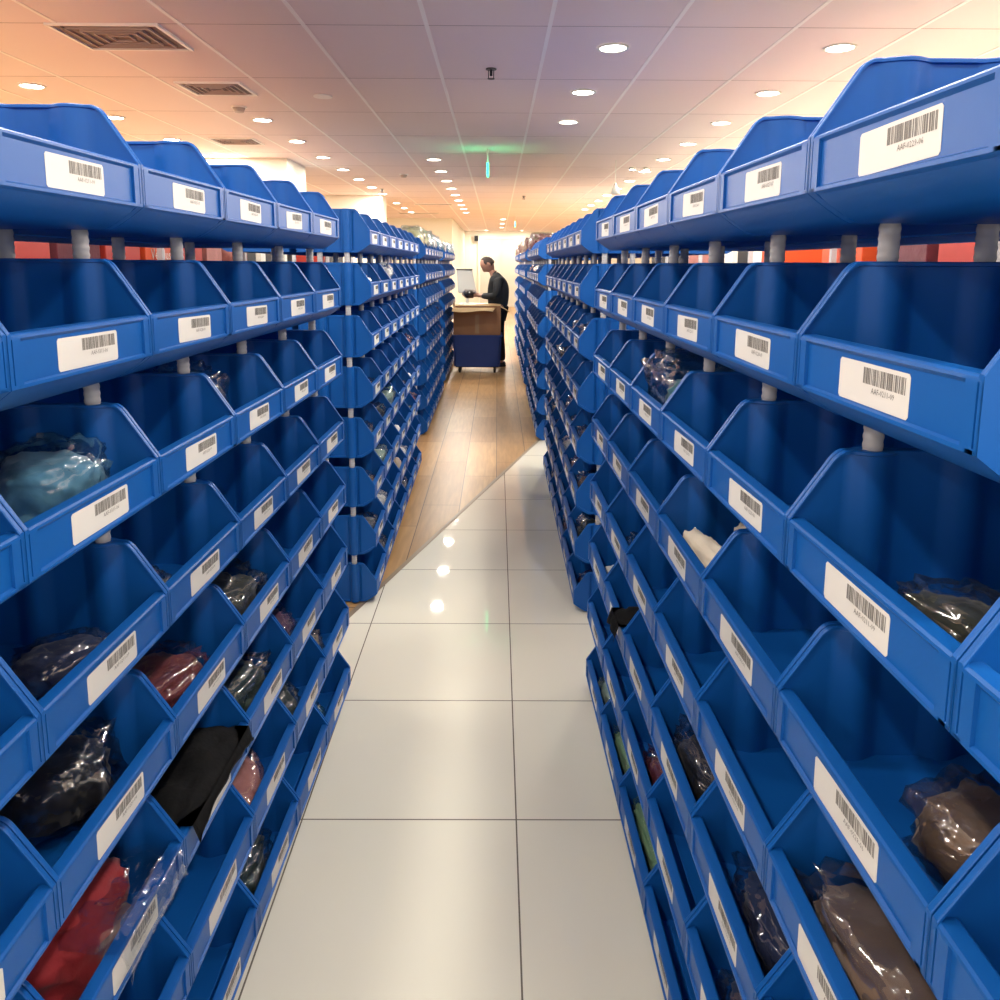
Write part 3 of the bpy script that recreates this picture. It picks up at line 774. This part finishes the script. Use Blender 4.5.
# body (continuous): trunk, neck, arms, legs
J = []
def jv(co, r): J.append((co, r if isinstance(r, tuple) else (r, r))); return len(J) - 1
E_ = []
def chain(start, pts):
    prev = start
    for co, r in pts:
        i = jv(co, r)
        if prev is not None: E_.append((prev, i))
        prev = i
    return prev
pel = jv((0.05, 0, 0.94), (0.12, 0.14))
ch = chain(pel, [((0.06, 0, 1.10), (0.11, 0.13)), ((0.055, 0, 1.27), (0.12, 0.16)), ((0.03, 0, 1.39), (0.10, 0.13))])
nk = chain(ch, [((-0.01, 0, 1.46), 0.058), ((-0.065, 0, 1.525), 0.055)])
hands = []
for s in (-1, 1):
    w_ = chain(ch, [((0.035, s * 0.17, 1.375), 0.062), ((0.03, s * 0.215, 1.24), 0.050), ((0.01, s * 0.235, 1.125), 0.043), ((-0.11, s * 0.19, 1.11), 0.036), ((-0.215, s * 0.125, 1.115), 0.026), ((-0.27, s * 0.10, 1.12), (0.030, 0.018))])
    hands.append((w_, s))
    fx = s * 0.06 - 0.0
    chain(pel, [((0.07, s * 0.095, 0.86), 0.088), ((0.085, s * 0.105, 0.50), 0.058), ((0.11, s * 0.11, 0.30), 0.055), ((0.125, s * 0.11, 0.10), 0.040), ((0.085, s * 0.115, 0.045), 0.040), ((-0.045, s * 0.125, 0.035), 0.033)])
body = link('person_body', skin_mesh(J, E_, 'person_body', M['skin']), person)
# fingers
for s in (-1, 1):
    for k, (ln, oz, oy) in enumerate(((0.068, 0.018, 0.016), (0.076, 0.006, 0.018), (0.072, -0.006, 0.018), (0.058, -0.017, 0.014))):
        bx0 = -0.285
        pts = [((bx0 + 0.02, s * 0.098, 1.12 + oz), (0.0085,) * 2), ((bx0 - ln * 0.35, s * 0.090, 1.122 + oz), (0.0085,) * 2), ((bx0 - ln * 0.62, s * 0.065, 1.118 + oz), (0.0078,) * 2), ((bx0 - ln * 0.68, s * 0.040, 1.112 + oz), (0.0068,) * 2)]
        link('finger', skin_mesh(pts, [(0, 1), (1, 2), (2, 3)], 'finger', M['skin'], 1), body)
    pts = [((-0.245, s * 0.085, 1.128), (0.010,) * 2), ((-0.268, s * 0.060, 1.150), (0.0095,) * 2), ((-0.295, s * 0.048, 1.158), (0.008,) * 2)]
    link('thumb', skin_mesh(pts, [(0, 1), (1, 2)], 'thumb', M['skin'], 1), body)
# head
HC = Vector((-0.105, 0, 1.60)); tiltm = Matrix.Translation(HC) @ Matrix.Rotation(R(-52), 4, 'Y') @ Matrix.Scale(1.12, 4)   # face looks to -x and down
bm = bmesh.new(); bmesh.ops.create_icosphere(bm, subdivisions=4, radius=1)
for v in bm.verts:
    n = v.co.copy(); x, y, zc = n
    p = Vector((x * 0.098, y * 0.077, zc * 0.118))
    if zc < -0.1:
        t = min(1, (-zc - 0.1) / 0.9); p.x = p.x * (1 - 0.28 * t) - 0.018 * t; p.y *= (1 - 0.30 * t)
    if x > 0.3 and zc < 0: p.x *= 0.9
    # nose
    d2 = (y / 0.16) ** 2 + ((zc + 0.14) / 0.20) ** 2
    if x < 0: p.x -= 0.024 * math.exp(-d2)
    d3 = (y / 0.5) ** 2 + ((zc - 0.14) / 0.09) ** 2
    if x < -0.5: p.x -= 0.007 * math.exp(-d3)
    for s in (-1, 1):
        d4 = ((y - s * 0.36) / 0.15) ** 2 + ((zc + 0.0) / 0.09) ** 2
        if x < 0: p.x += 0.010 * math.exp(-d4)
    d5 = (y / 0.28) ** 2 + ((zc + 0.50) / 0.05) ** 2
    if x < 0: p.x -= 0.006 * math.exp(-d5)
    d6 = (y / 0.3) ** 2 + ((zc + 0.82) / 0.14) ** 2
    if x < 0: p.x -= 0.010 * math.exp(-d6)
    v.co = p
bmesh.ops.transform(bm, matrix=tiltm, verts=bm.verts)
head = link('head', finish(bm, 'head', M['skin'], smooth=True), body)
for s in (-1, 1):
    bm = bmesh.new(); bmesh.ops.create_uvsphere(bm, u_segments=12, v_segments=8, radius=1)
    bmesh.ops.transform(bm, matrix=tiltm @ Matrix.Translation((0.012, s * 0.078, -0.008)) @ Matrix.Diagonal((0.020, 0.010, 0.033, 1)), verts=bm.verts)
    link('ear', finish(bm, 'ear', M['skin'], smooth=True), head)
    bm = bmesh.new(); bmesh.ops.create_uvsphere(bm, u_segments=12, v_segments=8, radius=0.010)
    bmesh.ops.transform(bm, matrix=tiltm @ Matrix.Translation((-0.080, s * 0.028, 0.0)), verts=bm.verts)
    link('eye', finish(bm, 'eye', plain('eye', (0.25, 0.22, 0.2), 0.2), smooth=True), head)
# short dark hair at back and sides, bald in front
bm = bmesh.new(); bmesh.ops.create_icosphere(bm, subdivisions=4, radius=1)
dele = []
for v in bm.verts:
    x, y, zc = v.co
    keep = (x > 0.10 and zc > -0.50) or (x > -0.25 and abs(y) > 0.62 and zc > 0.0 and zc < 0.62) or (x > -0.05 and zc > 0.3)
    if not keep: dele.append(v)
    v.co = Vector((x * 0.1025, y * 0.081, zc * 0.1215)) * (1 + 0.02 * noise.noise(v.co * 6))
bmesh.ops.delete(bm, geom=dele, context='VERTS')
bmesh.ops.solidify(bm, geom=bm.faces[:], thickness=0.006)
bmesh.ops.transform(bm, matrix=tiltm, verts=bm.verts)
link('hair', finish(bm, 'hair', M['hair'], smooth=True), head)
# jacket: trunk and sleeves
J = []; E_ = []
p0 = jv((0.05, 0, 0.90), (0.145, 0.165))
c1 = chain(p0, [((0.06, 0, 1.02), (0.155, 0.175)), ((0.062, 0, 1.16), (0.165, 0.19)), ((0.06, 0, 1.29), (0.165, 0.20)), ((0.035, 0, 1.40), (0.13, 0.165))])
chain(c1, [((-0.005, 0, 1.462), 0.075), ((-0.022, 0, 1.482), 0.068)])
for s in (-1, 1):
    chain(c1, [((0.045, s * 0.175, 1.385), 0.082), ((0.045, s * 0.225, 1.25), 0.070), ((0.025, s * 0.242, 1.125), 0.062), ((-0.10, s * 0.195, 1.108), 0.050), ((-0.20, s * 0.135, 1.113), 0.038)])
link('jacket', skin_mesh(J, E_, 'jacket', M['jacket']), person)
J = []; E_ = []
p0 = jv((0.05, 0, 0.93), (0.135, 0.155))
for s in (-1, 1):
    chain(p0, [((0.07, s * 0.095, 0.84), 0.108), ((0.085, s * 0.108, 0.50), 0.078), ((0.11, s * 0.112, 0.28), 0.070), ((0.125, s * 0.112, 0.085), 0.062)])
link('trousers', skin_mesh(J, E_, 'trousers', M['trousers']), person)
for s in (-1, 1):
    bm = bmesh.new(); bmesh.ops.create_uvsphere(bm, u_segments=18, v_segments=10, radius=1)
    for v in bm.verts:
        v.co = Vector((v.co.x * 0.145, v.co.y * 0.052, max(v.co.z, -0.25) * (0.055 if v.co.x < 0.2 else 0.075)))
        v.co += Vector((0.045, s * 0.118, 0.02))
    link('shoe', finish(bm, 'shoe', M['rubber'], smooth=True), person)
o = bagged('garment_bundle', 'black', 0.085, 0.085, 0.055, 31.0, True)
o.location = (PX - 0.395, PY - 0.01, 1.07); tag(o, 'dark bundle in shiny film held in the hands of the bowed man', 'garment')

# ---------------------------------------------------------------- ceiling fittings
def fitmesh(kind):
    bm = bmesh.new()
    if kind == 'ring':
        seg = 32; prof = [(0.072, -0.002), (0.092, -0.002), (0.094, -0.0095), (0.078, -0.011), (0.072, -0.004)]
        rings = [[bm.verts.new((r * math.cos(2 * math.pi * i / seg), r * math.sin(2 * math.pi * i / seg), z)) for i in range(seg)] for r, z in prof]
        for a in range(len(prof)):
            A, B_ = rings[a], rings[(a + 1) % len(prof)]
            for i in range(seg): bm.faces.new((A[i], A[(i + 1) % seg], B_[(i + 1) % seg], B_[i]))
        return finish(bm, 'ring', M['white'], smooth=True, angle=R(40))
    cyl(bm, (0, 0, -0.007), 0.0735, 0.004, seg=32)
    return finish(bm, 'lamp_disc', M['lamp'])
RING, DISC = fitmesh('ring'), fitmesh('disc')
rowsL = {
    'A': [(-2.07, 7.08 + 1.2 * k) for k in (-7, -6, -5, -4, -3, 0, 1, 2, 3, 4, 5, 6)],
    'B': [(-0.77, 9.62 + 1.2 * k) for k in (-9, -8, -7, -6, 0, 1, 2, 3, 4, 5, 6, 7, 8)],
    'C': [(0.66, 3.55), (0.665, 4.73), (0.62, 5.90), (0.62, 7.09)] + [(0.62, 2.35), (0.62, 1.15), (0.62, -0.05), (0.62, -1.25)],
    'D': [(1.97, 4.70 + 1.2 * k) for k in range(-5, 12)],
    'E': [(-3.33, 7.0 + 1.2 * k) for k in range(-4, 3)],
    'F': [(-2.09, 16.4), (-2.1, 17.8), (-2.1, 19.2)],
    'G': [(4.3, 2.0 + 2.4 * k) for k in range(0, 11)],
    'H': [(-5.6, 2.0 + 2.4 * k) for k in range(0, 5)],
    'J': [(6.8, 2.0 + 3.0 * k) for k in range(-1, 8)],  # added unseen fill row, bounces light up to the ceiling
    'K': [(-7.6, 2.0 + 3.0 * k) for k in range(-1, 6)],  # added unseen fill row, the same on the left
    'I': [(0.15, 22.0), (0.15, 24.4), (0.15, 26.8), (-0.4, 29.2), (0.9, 29.2)],  # lamps added to brighten the far end and wash the back wall
}
NAMEROW = {'A': 'row left of the aisle', 'B': 'row above the left racks', 'C': 'row right of the sprinkler', 'D': 'row above the right racks',
           'E': 'second row left of the aisle', 'F': 'three lamps beyond the white partition', 'G': 'row far to the right', 'H': 'row far to the left', 'I': 'fill row added before the back wall', 'J': 'unseen fill row added far right', 'K': 'unseen fill row added far left'}
LE = 9.0
for kk, pts in rowsL.items():
    pts = sorted(pts, key=lambda p: p[1])
    for i, (x, y) in enumerate(pts):
        e = link('downlight', None, loc=(x, y, CEIL))
        tag(e, 'recessed downlight, %s from near end, %s' % (('nearest' if i == 0 else (ORD[i] if i < 8 else 'number %d' % (i + 1))), NAMEROW[kk]), 'ceiling light', 'recessed ceiling downlights')
        link('trim_ring', RING, e); link('lamp_disc', DISC, e)
        ld = bpy.data.lights.new('downlight_lamp', 'AREA'); ld.shape = 'DISK'; ld.size = 0.14; ld.energy = LE * (3.0 if kk in 'GHJK' else (1.1 if y > 13 else (0.40 if y < 3.9 else (1.3 if kk == 'E' else (0.62 if kk == 'B' else 0.85))))); ld.color = (1.0, 0.93, 0.83)  # side rows run stronger so their bounce brightens the ceiling
        lo_ = bpy.data.objects.new('downlight_lamp', ld); COL.objects.link(lo_); lo_.parent = e; lo_.location = (0, 0, -0.012)
def vent(x, y, sx, sy, label, slot=False):
    e = link('ceiling_vent', None, loc=(x, y, CEIL)); tag(e, label, 'ceiling vent')
    bm = bmesh.new()
    hx_, hy_ = sx / 2, sy / 2
    for a in ((-hx_, hx_, -hy_, -hy_ + 0.02), (-hx_, hx_, hy_ - 0.02, hy_), (-hx_, -hx_ + 0.02, -hy_ + 0.02, hy_ - 0.02), (hx_ - 0.02, hx_, -hy_ + 0.02, hy_ - 0.02)):
        box(bm, a[0], a[1], a[2], a[3], -0.012, 0)
    on(e, 'vent_frame', bm, M['tbar'])
    bm = bmesh.new(); box(bm, -hx_ + 0.02, hx_ - 0.02, -hy_ + 0.02, hy_ - 0.02, -0.003, -0.001); on(e, 'backing', bm, M['grille'])
    bm = bmesh.new()
    if slot:
        box(bm, -hx_ + 0.02, hx_ - 0.02, -0.004, 0.004, -0.010, -0.003)
    else:
        n = 5
        for k in range(1, n):
            f = k / n; ax, ay = (hx_ - 0.02) * f, (hy_ - 0.02) * f
            for s in (-1, 1):
                box(bm, -ax, ax, s * ay - 0.004, s * ay + 0.004, -0.014, -0.003)
                box(bm, s * ax - 0.004, s * ax + 0.004, -ay + 0.004, ay - 0.004, -0.014, -0.003)
    on(e, 'louvres', bm, M['louvre'] if not slot else M['grille'])
vent(-2.03, 5.86, 0.46, 0.42, 'square brown air vent in the ceiling beside the smoke detector')
vent(-2.70, 8.30, 0.46, 0.42, 'square brown air vent farther down the left ceiling')
vent(-2.10, 4.58, 0.60, 0.50, 'dark air vent at the top edge of the left ceiling')
vent(-1.35, 16.6, 0.8, 0.18, 'narrow dark slot vent, nearer of two on the far ceiling', True)
vent(-1.95, 19.6, 1.0, 0.25, 'narrow dark slot vent, farther of two on the far ceiling', True)
def ceil_thing(name, x, y, label, cat, build):
    e = link(name, None, loc=(x, y, CEIL)); tag(e, label, cat); build(e)
def sprinkler(e):
    bm = bmesh.new(); cyl(bm, (0, 0, -0.006), 0.035, 0.006, seg=20); on(e, 'escutcheon', bm, M['darkmetal'])
    bm = bmesh.new(); cyl(bm, (0, 0, -0.045), 0.009, 0.040, seg=10); box(bm, -0.020, -0.014, -0.004, 0.004, -0.060, -0.012); box(bm, 0.014, 0.020, -0.004, 0.004, -0.060, -0.012); cyl(bm, (0, 0, -0.064), 0.024, 0.003, seg=16)
    on(e, 'sprinkler_head', bm, M['darkmetal'])
ceil_thing('sprinkler', -0.046, 5.25, 'dark sprinkler head in the middle of the near ceiling', 'sprinkler', sprinkler)
ceil_thing('sprinkler', -1.95, 13.4, 'small dark sprinkler head before the white partition', 'sprinkler', sprinkler)
ceil_thing('sprinkler', 0.48, 14.6, 'small sprinkler head on the far ceiling above the right racks', 'sprinkler', sprinkler)
def detector(e):
    bm = bmesh.new(); cyl(bm, (0, 0, -0.012), 0.062, 0.012, seg=24); on(e, 'base_plate', bm, M['tbar'])
    bm = bmesh.new(); cyl(bm, (0, 0, -0.045), 0.035, 0.033, seg=24, r2=0.050); on(e, 'sensor_dome', bm, plain('detector_plastic', (0.5, 0.40, 0.34), 0.5))
ceil_thing('smoke_detector', -2.09, 6.52, 'round smoke detector beside the brown ceiling vent', 'smoke detector', detector)
ceil_thing('smoke_detector', -1.32, 11.2, 'small round smoke detector on the far ceiling, left of the exit sign', 'smoke detector', detector)
def speaker(e):
    bm = bmesh.new(); cyl(bm, (0, 0, -0.01), 0.07, 0.01, seg=24); on(e, 'grille', bm, M['tbar'])
ceil_thing('ceiling_speaker', -1.32, 6.1, 'faint round ceiling speaker right of the smoke detector', 'speaker', speaker)
def exit_sign(sz):
    def f(e):
        bm = bmesh.new(); cyl(bm, (0, 0, -0.15), 0.006, 0.15, seg=8); on(e, 'rod', bm, M['white'])
        bm = bmesh.new(); box(bm, -0.012, 0.012, -0.16, 0.16, -0.165 , -0.15); on(e, 'housing', bm, M['white'])
        bm = bmesh.new(); box(bm, -0.010, 0.010, -0.155, 0.155, -0.285, -0.165); on(e, 'sign_face', bm, M['green'])
    return f
ceil_thing('exit_sign', -0.11, 8.75, 'green lit sign hung edge-on from the middle of the ceiling', 'exit sign', exit_sign(1))
ceil_thing('exit_sign', 0.45, 20.3, 'tiny green lit sign hung at the far end of the aisle', 'exit sign', exit_sign(1))
for x in (-0.26, 0.04):
    ld = bpy.data.lights.new('exit_sign_glow', 'AREA'); ld.shape = 'RECTANGLE'; ld.size = 0.2; ld.size_y = 0.1; ld.energy = 0.14; ld.color = (0.05, 1, 0.4)
    lo_ = bpy.data.objects.new('exit_sign_glow', ld); COL.objects.link(lo_); lo_.location = (-0.11 + (0.02 if x > -0.1 else -0.02), 8.75, CEIL - 0.22)
    lo_.rotation_euler = (0, R(-120) if x > -0.1 else R(120), 0)
def pendant(e):
    bm = bmesh.new(); cyl(bm, (0, 0, -0.27), 0.004, 0.27, seg=8); on(e, 'cord', bm, M['white'])
    bm = bmesh.new(); cyl(bm, (0, 0, -0.40), 0.06, 0.13, seg=24, r2=0.010); on(e, 'lamp_shade', bm, M['white'])
ceil_thing('pendant_lamp', 1.42, 9.6, 'small white conical pendant lamp above the right racks', 'pendant lamp', pendant)
for i, (x, y) in enumerate(((1.74, 10.3), (1.92, 10.3))):
    e = link('spotlight', None, loc=(x, y, CEIL)); tag(e, 'small round spotlight, %s of the close pair' % ('left one' if i == 0 else 'right one'), 'ceiling light', 'close pair of small spotlights')
    bm = bmesh.new(); cyl(bm, (0, 0, -0.03), 0.040, 0.03, seg=16); on(e, 'can', bm, M['white'])
    bm = bmesh.new(); cyl(bm, (0, 0, -0.034), 0.034, 0.004, seg=16); on(e, 'lamp_disc', bm, M['lamp'])
# small dark speaker on the back wall
e = link('wall_speaker', None, loc=(-0.80, 29.89, 2.58)); tag(e, 'small dark box speaker high on the back wall above the door edge', 'speaker')
bm = bmesh.new(); box(bm, -0.075, 0.075, -0.07, 0.07, -0.10, 0.10, bev=0.01); on(e, 'speaker_case', bm, M['darkmetal'])
bm = bmesh.new(); box(bm, -0.02, 0.02, 0.07, 0.108, -0.02, 0.02); on(e, 'wall_bracket', bm, M['darkmetal'])

# ---------------------------------------------------------------- shelving of the neighbouring aisles, glimpsed through the gap under the top row
def shelving(x, y0_, y1_, s, label):
    e = link('shelving_unit', None, loc=(x, (y0_ + y1_) / 2, 0)); tag(e, label, 'shelving unit')
    L_ = (y1_ - y0_) / 2
    for z in (0.12, 0.62, 1.12, 1.58):
        bm = bmesh.new(); box(bm, -0.22, 0.22, -L_, L_, z - 0.02, z); on(e, 'shelf', bm, M['darkmetal'])
    bm = bmesh.new(); box(bm, s * 0.22, s * 0.24, -L_, L_, 0, 2.02); on(e, 'back_board', bm, plain('back_board_dark', (0.02, 0.018, 0.02), 0.8))
    for y in [-L_ + 0.05 + k * (2 * L_ - 0.1) / 7 for k in range(8)]:
        if abs(y) < 0.1: continue
        bm = bmesh.new(); box(bm, -s * 0.22 - 0.016, -s * 0.22 + 0.016, y - 0.016, y + 0.016, 0, 2.02); on(e, 'upright', bm, M['post'])
    return e
shelving(-2.26, 1.6, 12.6, -1, 'dark shelving with pale uprights in the aisle beyond the left racks')
shelving(2.26, 1.6, 12.6, 1, 'dark shelving with pale uprights in the aisle beyond the right racks')
def shelfbox(x, y, w, d, h, mat, label, z=1.581, text=None, s=1):
    o = link('display_box', None, loc=(x, y, z)); tag(o, label, 'box', 'orange and red boxes on the neighbouring shelves')
    bm = bmesh.new(); box(bm, -d / 2, d / 2, -w / 2, w / 2, 0, h, bev=0.004); on(o, 'carton', bm, mat)
    bm = bmesh.new(); box(bm, -d / 2 - 0.003, d / 2 + 0.003, -w / 2 - 0.003, w / 2 + 0.003, h, h + 0.03, bev=0.003); on(o, 'lid', bm, mat)
    if text:
        vs, fs = text_verts(text, h * 0.42); b2 = bmesh.new()
        nv = [b2.verts.new((s * (d / 2 + 0.002), -s * -p[0] if s > 0 else -p[0] * -1, p[1] + h * 0.18)) for p in vs]
        for f in fs:
            try: b2.faces.new([nv[i] for i in f])
            except ValueError: pass
        me = bpy.data.meshes.new('lettering'); b2.to_mesh(me); b2.free(); me.materials.append(M['white']); link('lettering', me, o)
cols = {'orange': M['orange'], 'red': M['red'], 'dark red': cloth('dark red'), 'pink': cloth('pink'), 'white': M['white']}
k = 0
for y, w, c, t in ((3.45, 0.42, 'red', None), (3.92, 0.4, 'dark red', None), (4.38, 0.4, 'red', None), (4.86, 0.42, 'orange', 'Verplus'), (5.34, 0.40, 'red', None), (5.78, 0.3, 'pink', None), (6.35, 0.36, 'pink', None), (7.5, 0.15, 'white', None), (8.3, 0.10, 'white', None), (9.4, 0.16, 'red', None)):
    shelfbox(-2.26, y, w, 0.05 if c == 'white' else 0.36, 0.22, cols[c], '%s box on shelving beyond the left racks, %s from near end' % (c, ORD[k] if k < 8 else ('ninth' if k == 8 else 'tenth')), text=t); k += 1
k = 0
for y, w, c, t in ((2.9, 0.5, 'dark red', None), (3.55, 0.3, 'red', None), (4.05, 0.5, 'dark red', None), (4.75, 0.55, 'orange', None), (5.95, 0.45, 'orange', None), (6.75, 0.3, 'white', None), (7.6, 0.3, 'white', None), (8.7, 0.4, 'pink', None)):
    shelfbox(2.26, y, w, 0.05 if c == 'white' else 0.36, 0.20, cols[c], '%s box on shelving beyond the right racks, %s from near end' % (c, ORD[k])); k += 1

# ---------------------------------------------------------------- light, camera, colour
w = bpy.data.worlds.new('World'); scene.world = w; w.use_nodes = True
w.node_tree.nodes['Background'].inputs['Color'].default_value = (1.0, 0.92, 0.86, 1)
w.node_tree.nodes['Background'].inputs['Strength'].default_value = 0.34

cam = bpy.data.cameras.new('Camera'); co = bpy.data.objects.new('Camera', cam); COL.objects.link(co); scene.camera = co
cam.sensor_width = 36; cam.sensor_fit = 'HORIZONTAL'; cam.lens = 774.5 * 36 / 1000; cam.shift_y = -0.1169
cam.clip_start = 0.02; cam.clip_end = 100
co.location = (0, 0, H_CAM)
co.rotation_euler = (Matrix.Rotation(-0.0041, 3, 'Z') @ Matrix.Rotation(R(90) - 0.1518, 3, 'X') @ Matrix.Rotation(0.005, 3, 'Z')).to_euler()
scene.view_settings.view_transform = 'Standard'; scene.view_settings.look = 'None'; scene.view_settings.gamma = 1
scene.view_settings.use_curve_mapping = False
scene.view_settings.exposure = 1.76
